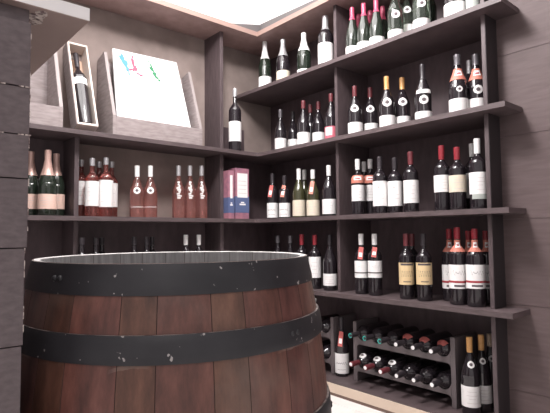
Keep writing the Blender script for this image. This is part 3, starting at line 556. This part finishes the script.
# ---------------------------------------------------------------- display cases on the left run
def display_case(x0, x1, name, label, cat, grp=None):
    root = empty(name, ((x0 + x1) / 2, 2.42, S[3] + .0006)); tag(root, label, cat, grp); ox = (x0 + x1) / 2
    w = (x1 - x0) / 2
    def side(xa, xb):
        bm = bmesh.new(); prism(bm, [(0, 0), (.225, 0), (.225, .455), (.135, .478), (0.0, .1)], 'x', xa, xb)
        finish('side_panel', bm, m_case, root, bevel=.001)
        bm = bmesh.new()     # sanded pale front edge
        prism(bm, [(-.001, .102), (.134, .4795), (.137, .478), (.002, .1)], 'x', xa + .001, xb - .001); finish('edge', bm, m_case_rim, root)
    side(-w, -w + .018); side(w - .018, w)
    bm = bmesh.new(); box(bm, -w + .018, w - .018, 0, .014, 0.0, .102); finish('front_lip', bm, m_case, root, bevel=.001)
    bm = bmesh.new(); box(bm, -w + .018, w - .018, .014, .225, 0.0, .012); finish('bottom', bm, m_case, root)
    bm = bmesh.new(); prism(bm, [(.205, .012), (.2255, .012), (.2255, .45), (.205, .45)], 'x', -w + .018, w - .018); finish('back_panel', bm, m_case, root)
    return root
display_case(0.984, 1.526, 'display_case', 'wide open grey wooden case holding the white printed card', 'case', 'wide grey display cases on the left run')
display_case(0.195, 0.737, 'display_case', 'wide open grey wooden case at the far left, partly behind the plank column', 'case', 'wide grey display cases on the left run')
# leaning printed card
def quad_slab(name, P, th, m, root=None):
    """P: four corners, slab of thickness th behind them"""
    P = [Vector(p) for p in P]; n = (P[1] - P[0]).cross(P[3] - P[0]).normalized()
    if n.y < 0: n = -n
    bm = bmesh.new(); A = [bm.verts.new(p) for p in P]; B = [bm.verts.new(p + n * th) for p in P]
    bm.faces.new(A); bm.faces.new(B[::-1])
    for i in range(4): bm.faces.new((A[i], B[i], B[(i + 1) % 4], A[(i + 1) % 4]))
    return finish(name, bm, m, root)
card = empty('printed_card', (1.25, 2.45, S[3] + .012))
tag(card, 'large white card with blue, pink and green splashes leaning in the wide grey case', 'card')
O = Vector((1.25, 2.45, S[3] + .012))
BL, BR = Vector((1.026, 2.452, S[3] + .02)), Vector((1.49, 2.452, S[3] + .02))
TL, TR = Vector((1.045, 2.585, 1.897)), Vector((1.445, 2.585, 1.907))
quad_slab('card_sheet', [BL - O, BR - O, TR - O, TL - O], .012, m_poster, card)
def splash(s0, t0, pts, col, nm):
    bm = bmesh.new()
    for k, (ds, dt, w, l, a) in enumerate(pts):
        ring = []
        for q in range(12):
            an = 2 * math.pi * q / 12; rr = 1 + .25 * math.sin(3 * an + k) + .12 * math.sin(7 * an)
            ex, ey = 1.35 * w * rr * math.cos(an), 1.1 * l * rr * math.sin(an)
            sx = s0 + ds + ex * math.cos(a) - ey * math.sin(a); tz = t0 + dt + ex * math.sin(a) + ey * math.cos(a)
            b = BL.lerp(BR, sx); t = TL.lerp(TR, sx); p = b.lerp(t, tz) - O
            ring.append(bm.verts.new(p + Vector((0, -.0012 - .0002 * k, .0004))))
        bm.faces.new(ring)
    finish(nm, bm, mat(nm + '_ink', col, .5), card)
splash(.13, .86, [(0, .03, .025, .055, .45), (.035, -.02, .028, .05, .6), (.06, -.08, .02, .03, .2), (-.01, .08, .01, .03, .2), (.075, -.13, .008, .03, .3)], (.06, .26, .5), 'blue_splash')
splash(.28, .84, [(0, .03, .016, .06, .1), (.02, -.04, .022, .04, -.7), (-.04, -.06, .03, .012, .3), (.07, -.10, .04, .01, -.3), (.1, -.11, .03, .008, .5), (.0, .1, .01, .02, 0)], (.55, .07, .13), 'pink_splash')
splash(.56, .84, [(0, 0, .02, .04, .7), (.03, -.06, .022, .03, .5), (.06, -.1, .03, .015, -.5), (-.03, .09, .02, .008, -.6), (-.01, .05, .01, .02, .5), (.09, -.13, .015, .012, 0)], (.02, .2, .08), 'green_splash')
splash(.40, .26, [(0, 0, .018, .006, 0)], (.6, .58, .57), 'faint_print')

# slim single-bottle case leaning on the wall
cs = empty('bottle_case', (0.858, 2.505, S[3] + .001)); tag(cs, 'slim open wooden case leaning back with a single bottle in it', 'case')
tilt = math.radians(20.5); Wc, Dc, Hc = .104, .09, .505
cs.rotation_euler = (-tilt, 0, 0)
y1 = 0.0; y0 = -Dc
def pc(nm, b, m): 
    bm = bmesh.new(); box(bm, *b); return finish(nm, bm, m, cs, bevel=.0008)
pc('side_panel', (-Wc / 2, -Wc / 2 + .009, y0, y1, 0, Hc), [m_case_edge]); pc('side_panel', (Wc / 2 - .009, Wc / 2, y0, y1, 0, Hc), [m_case_edge])
pc('end_panel', (-Wc / 2 + .009, Wc / 2 - .009, y0, y1, 0, .012), [m_case_edge]); pc('end_panel', (-Wc / 2 + .009, Wc / 2 - .009, y0, y1, Hc - .012, Hc), [m_case_edge])
pc('back_panel', (-Wc / 2 + .009, Wc / 2 - .009, y1 - .008, y1, .012, Hc - .012), [m_case_in])
pc('outer_skin', (-Wc / 2 - .003, -Wc / 2, y0 + .003, y1, 0, Hc), [m_case])
Hm = .455
o = bottle(0.858, 2.505, S[3], 'bordeaux', Hm, .0385, 'dark', ('dark', Hm * .8), [(Hm * .53, Hm * .62, 'white', 'plain')], -math.pi / 2 - .3,
       'tall dark bottle with a narrow white label standing in the slim wooden case', 'tall bottles on the second shelf of the left run')
o.rotation_euler = (-tilt, 0, 0)
v = Matrix.Rotation(-tilt, 3, 'X') @ Vector((0, -.0485, .013)); o.location = Vector((0.858, 2.505, S[3])) + v
# ---------------------------------------------------------------- plank column and the board on it
colm = empty('plank_column', (0.0, 1.0, 0)); tag(colm, 'charcoal plank column with chipped edges at the left of the barrel', 'column')
zt = [1.184, 1.082, 1.008, 0.941, 0.836, 0.691, 0.55, 0.41, 0.27, 0.13, 0.0]
xr = [.1945, .195, .1945, .195, .1915, .190, .191, .190, .191, .190]
for k in range(10):
    bm = bmesh.new(); box(bm, -.42, xr[k], -.2 + (.0012 if k % 2 else 0), .2, zt[k + 1] + .0008, zt[k] - .0008); finish('plank', bm, m_plank, colm, bevel=.0012)
rnd = random.Random(3)
bm = bmesh.new()
for k in range(10):                      # bare wood along the chipped arrises and joints
    z = zt[k]
    while z > zt[k + 1] + .004:
        h = .003 + rnd.random() * .012
        if rnd.random() < .28: box(bm, xr[k] - .0006, xr[k] + .0006, -.2006, -.199, max(z - h, zt[k + 1]), z)
        z -= h + .002
    if k in (1, 2):
        for q in (0, 3, 4):
            x = xr[k] - .045 + q * .009 + rnd.random() * .004
            box(bm, x, x + .003 + rnd.random() * .005, -.2007, -.199, zt[k] - .001, zt[k] + .0008)
finish('chipped_edge', bm, m_chip, colm)
brd = empty('cap_board', (0.0, 1.1, 1.186)); tag(brd, 'pale-edged board lying on top of the plank column, corner chipped', 'board')
zb = 0.360 + EYE - 1.186
bm = bmesh.new(); box(bm, -.45, .284, -.3, .35, 1.2085 - 1.186 + .0045, 1.2085 - 1.186 + .026); finish('board', bm, m_counter, brd, bevel=.001)
bm = bmesh.new(); box(bm, -.449, .283, -.299, .349, 1.2085 - 1.186 + .0035, 1.2085 - 1.186 + .0045); finish('underside_veneer', bm, m_veneer, brd)
bm = bmesh.new(); box(bm, -.42, .196, -.28, .3, .0, .0263); finish('packing_plank', bm, m_plank, brd, bevel=.001)
bm = bmesh.new()
for q in range(9):
    a = rnd.random(); x = .2 + rnd.random() * .018; y = -.285 + rnd.random() * .06
    pts = [(x + .006 * (1 + .5 * rnd.random()) * math.cos(t * 1.05), y + .009 * (1 + .6 * rnd.random()) * math.sin(t * 1.05)) for t in range(6)]
    prism(bm, pts, 'z', .0245 - .001 * rnd.random(), .0268)
finish('splinter', bm, m_chip, brd)

# ---------------------------------------------------------------- barrel
BX, BY = 0.546, 0.973
bar = empty('wine_barrel', (BX, BY, 0)); tag(bar, 'large upright oak wine barrel with worn black iron hoops', 'barrel')
ZT = EYE - .046; ZM = ZT / 2
def br(z):
    d = (z - ZM) / (ZT / 2); return .336 - .047 * d * d - .0 * abs(d) ** 3
wood = bpy.data.materials.new('barrel_oak'); wood.use_nodes = True; nt = wood.node_tree; pb = nt.nodes['Principled BSDF']
pb.inputs['Roughness'].default_value = .42; pb.inputs['Coat Weight'].default_value = .12; pb.inputs['Coat Roughness'].default_value = .35
at = nt.nodes.new('ShaderNodeAttribute'); at.attribute_name = 'stave'
tc = nt.nodes.new('ShaderNodeTexCoord'); mp = nt.nodes.new('ShaderNodeMapping'); mp.inputs['Scale'].default_value = (13, 13, 3.2)
nz = nt.nodes.new('ShaderNodeTexNoise'); nz.inputs['Scale'].default_value = 2.2; nz.inputs['Detail'].default_value = 9; nz.inputs['Roughness'].default_value = .65
nt.links.new(tc.outputs['Object'], mp.inputs[0]); nt.links.new(mp.outputs[0], nz.inputs[0])
cr = nt.nodes.new('ShaderNodeValToRGB'); e = cr.color_ramp.elements
e[0].position = .3; e[0].color = (.05, .021, .017, 1); e[1].position = .72; e[1].color = (.23, .10, .076, 1)
x = cr.color_ramp.elements.new(.5); x.color = (.13, .054, .041, 1)
nt.links.new(nz.outputs['Fac'], cr.inputs[0])
mx = nt.nodes.new('ShaderNodeMixRGB'); mx.blend_type = 'MULTIPLY'; mx.inputs[0].default_value = 1
nt.links.new(cr.outputs[0], mx.inputs[1]); nt.links.new(at.outputs['Color'], mx.inputs[2])
# dull grime blotches
n2 = nt.nodes.new('ShaderNodeTexNoise'); n2.inputs['Scale'].default_value = 7; n2.inputs['Detail'].default_value = 5
nt.links.new(tc.outputs['Object'], n2.inputs[0])
c2 = nt.nodes.new('ShaderNodeValToRGB'); c2.color_ramp.elements[0].position = .5; c2.color_ramp.elements[1].position = .72
c2.color_ramp.elements[0].color = (0, 0, 0, 1); c2.color_ramp.elements[1].color = (.55, .55, .55, 1)
nt.links.new(n2.outputs['Fac'], c2.inputs[0])
m3 = nt.nodes.new('ShaderNodeMixRGB'); m3.inputs[2].default_value = (.2, .135, .11, 1)
nt.links.new(c2.outputs[0], m3.inputs[0]); nt.links.new(mx.outputs[0], m3.inputs[1]); 
# pale deposits that have gathered on the wood along the lower edges of the hoops
sp = nt.nodes.new('ShaderNodeSeparateXYZ'); nt.links.new(tc.outputs['Object'], sp.inputs[0])
n5 = nt.nodes.new('ShaderNodeTexNoise'); n5.inputs['Scale'].default_value = 16; n5.inputs['Detail'].default_value = 6; nt.links.new(tc.outputs['Object'], n5.inputs[0])
mad = nt.nodes.new('ShaderNodeMath'); mad.operation = 'MULTIPLY_ADD'; mad.inputs[1].default_value = .03; nt.links.new(n5.outputs['Fac'], mad.inputs[0]); nt.links.new(sp.outputs[2], mad.inputs[2])
prev = None
for zz in (EYE - .204, EYE - .392, .159 + ZT - EYE, .336 + ZT - EYE):
    cmp = nt.nodes.new('ShaderNodeMath'); cmp.operation = 'COMPARE'; cmp.inputs[1].default_value = zz + .0115; cmp.inputs[2].default_value = .0035
    nt.links.new(mad.outputs[0], cmp.inputs[0])
    if prev is None: prev = cmp.outputs[0]
    else:
        ad = nt.nodes.new('ShaderNodeMath'); ad.operation = 'MAXIMUM'; nt.links.new(prev, ad.inputs[0]); nt.links.new(cmp.outputs[0], ad.inputs[1]); prev = ad.outputs[0]
n6 = nt.nodes.new('ShaderNodeTexNoise'); n6.inputs['Scale'].default_value = 9; n6.inputs['Detail'].default_value = 8; nt.links.new(tc.outputs['Object'], n6.inputs[0])
c6 = nt.nodes.new('ShaderNodeValToRGB'); c6.color_ramp.elements[0].position = .48; c6.color_ramp.elements[1].position = .62
c6.color_ramp.elements[0].color = (0, 0, 0, 1); c6.color_ramp.elements[1].color = (.6, .6, .6, 1); nt.links.new(n6.outputs['Fac'], c6.inputs[0])
ml = nt.nodes.new('ShaderNodeMath'); ml.operation = 'MULTIPLY'; nt.links.new(prev, ml.inputs[0]); nt.links.new(c6.outputs[0], ml.inputs[1])
m6 = nt.nodes.new('ShaderNodeMixRGB'); m6.inputs[2].default_value = (.33, .26, .22, 1)
nt.links.new(ml.outputs[0], m6.inputs[0]); nt.links.new(m3.outputs[0], m6.inputs[1]); nt.links.new(m6.outputs[0], pb.inputs['Base Color'])
bp = nt.nodes.new('ShaderNodeBump'); bp.inputs['Strength'].default_value = .35; bp.inputs['Distance'].default_value = .002
nt.links.new(nz.outputs['Fac'], bp.inputs['Height']); nt.links.new(bp.outputs[0], pb.inputs['Normal'])
m_inner = mat('weathered_grey_oak', (.23, .225, .225), .8, col2=(.15, .145, .145), scale=5, stretch=(20, 20, 2), bump=.3)
m_rim = mat('worn_pale_rim', (.5, .48, .47), .7, col2=(.28, .27, .26), scale=30, lo=.5, hi=.7)
m_seam = mat('stave_seam', (.045, .024, .02), .8)
bm = bmesh.new(); ns = 26; rndb = random.Random(12); NZ = 30
widths = [.75 + rndb.random() * .5 for _ in range(ns)]; tot = sum(widths); ang = 0; stv = []
lay = bm.loops.layers.color.new('stave')
for w in widths:
    a0 = ang; a1 = ang + 2 * math.pi * w / tot; ang = a1; k = .84 + rndb.random() * .24; tint = (k, k * (.95 + .1 * rndb.random()), k * (.93 + .1 * rndb.random()), 1)
    g = .0022; sub = 5
    cols = [(a0, -.0009)] + [(a0 + g + (a1 - a0 - 2 * g) * q / sub, 0) for q in range(sub + 1)] + [(a1, -.0009)]
    grid = []
    for i in range(NZ + 1):
        z = ZT * i / NZ; r = br(z)
        grid.append([bm.verts.new(((r + d) * math.cos(a), (r + d) * math.sin(a), z)) for a, d in cols])
    for i in range(NZ):
        for q in range(len(cols) - 1):
            f = bm.faces.new((grid[i][q], grid[i][q + 1], grid[i + 1][q + 1], grid[i + 1][q]))
            f.material_index = 3 if q in (0, len(cols) - 2) else 0
            for lp in f.loops: lp[lay] = tint
    # inner wall and the rim on top
    for q in range(len(cols) - 1):
        aa, ab = cols[q][0], cols[q + 1][0]
        def rv(r, a, z): return bm.verts.new((r * math.cos(a), r * math.sin(a), z))
        R0, R1 = br(ZT), br(ZT) - .012
        f = bm.faces.new((rv(R0, aa, ZT), rv(R0, ab, ZT), rv(R1, ab, ZT - .0015), rv(R1, aa, ZT - .0015))); f.material_index = 2
        R2 = R1 - .002
        f = bm.faces.new((rv(R1, aa, ZT - .0015), rv(R1, ab, ZT - .0015), rv(R2, ab, ZT - .06), rv(R2, aa, ZT - .06)))
        f.material_index = 3 if q in (0, len(cols) - 2) else 1
bmesh.ops.remove_doubles(bm, verts=bm.verts, dist=.00005)
body = finish('stave_body', bm, [wood, m_inner, m_rim, m_seam], bar)
for p in body.data.polygons: p.use_smooth = True
try: body.data.set_sharp_from_angle(angle=math.radians(28))
except Exception: pass
bm = bmesh.new()
rh = br(ZT) - .014
for q in range(7):
    xa = -rh + 2 * rh * q / 7 + .0008; xb = -rh + 2 * rh * (q + 1) / 7 - .0008
    n = 8; top = []; bot = []
    for k in range(n + 1):
        x_ = xa + (xb - xa) * k / n; yy = math.sqrt(max(0, rh * rh - x_ * x_)); top.append((x_, yy)); bot.append((x_, -yy))
    pts = [p for i, p in enumerate(top + bot[::-1])]
    pp = []
    for p in pts:
        if not pp or (abs(p[0] - pp[-1][0]) + abs(p[1] - pp[-1][1])) > 1e-4: pp.append(p)
    prism(bm, pp, 'z', ZT - .06, ZT - .04)
finish('barrel_head', bm, m_inner, bar)
hoopm = mat('black_hoop_iron', (.016, .0155, .019), .5, .0, col2=(.026, .025, .029), scale=12, bump=.25)
# chipped paint on the iron
nt = hoopm.node_tree; pbh = nt.nodes['Principled BSDF']; src = pbh.inputs['Base Color'].links[0].from_socket
n3 = nt.nodes.new('ShaderNodeTexNoise'); n3.inputs['Scale'].default_value = 60; n3.inputs['Detail'].default_value = 3
tch = nt.nodes.new('ShaderNodeTexCoord'); nt.links.new(tch.outputs['Object'], n3.inputs[0])
c3 = nt.nodes.new('ShaderNodeValToRGB'); c3.color_ramp.elements[0].position = .685; c3.color_ramp.elements[1].position = .71
c3.color_ramp.elements[0].color = (0, 0, 0, 1); c3.color_ramp.elements[1].color = (1, 1, 1, 1)
mh = nt.nodes.new('ShaderNodeMixRGB'); mh.inputs[2].default_value = (.4, .37, .36, 1)
nt.links.new(n3.outputs['Fac'], c3.inputs[0]); nt.links.new(c3.outputs[0], mh.inputs[0]); nt.links.new(src, mh.inputs[1]); nt.links.new(mh.outputs[0], pbh.inputs['Base Color'])
m_wornedge = mat('worn_hoop_edge', (.34, .29, .27), .55, col2=(.07, .06, .06), scale=40, lo=.42, hi=.62)
def hoop(za, zb, e=.0025, flare=.0015):
    n = 128; bm = bmesh.new()
    zs_ = [za + (zb - za) * i / 6 for i in range(7)]
    pr = [(br(za) - .004, za)] + [(br(z) + e + (flare if 0 < i < 6 else 0), z) for i, z in enumerate(zs_)] + [(br(zb) - .004, zb)]
    rings = lathe(bm, pr, n, cap0=False, cap1=False)
    bm.faces.ensure_lookup_table()
    for i, f in enumerate(bm.faces):
        if i // n == 0 or i // n >= len(pr) - 2: f.material_index = 1
    return finish('hoop', bm, [hoopm, m_wornedge], bar, smooth=True)
def rivets(parent, zc, angs):
    for a in angs:
        bm = bmesh.new(); r = br(zc) + .003
        bmesh.ops.create_uvsphere(bm, u_segments=10, v_segments=6, radius=.006, matrix=Matrix.Translation((r * math.cos(a), r * math.sin(a), zc)) @ Matrix.Scale(1, 4))
        finish('rivet', bm, m_wornedge if False else hoopm, parent, smooth=True)
HZ = [(ZT - .052, ZT - .0006), (EYE - .204, EYE - .159), (EYE - .392, EYE - .336)]
for k, (a, b) in enumerate(HZ):
    h = hoop(a, b, .003 if k == 0 else .004, .001 if k == 0 else .002)
    base = math.radians(197) if k == 0 else math.radians(250 + 31 * k)
    rivets(h, (a + b) / 2, [base, base + .05])
    h = hoop(ZT - b, ZT - a, .004, .002)
# small wooden wedge driven behind the second hoop
bm = bmesh.new(); a = math.radians(-30); r = br(HZ[1][1]) + .004
box(bm, -.004, .004, -.011, .011, -.012, .009)
wd = finish('wedge', bm, m_rim, bar, bevel=.0015); wd.location = (r * math.cos(a), r * math.sin(a), HZ[1][1]); wd.rotation_euler = (0, .2, a)
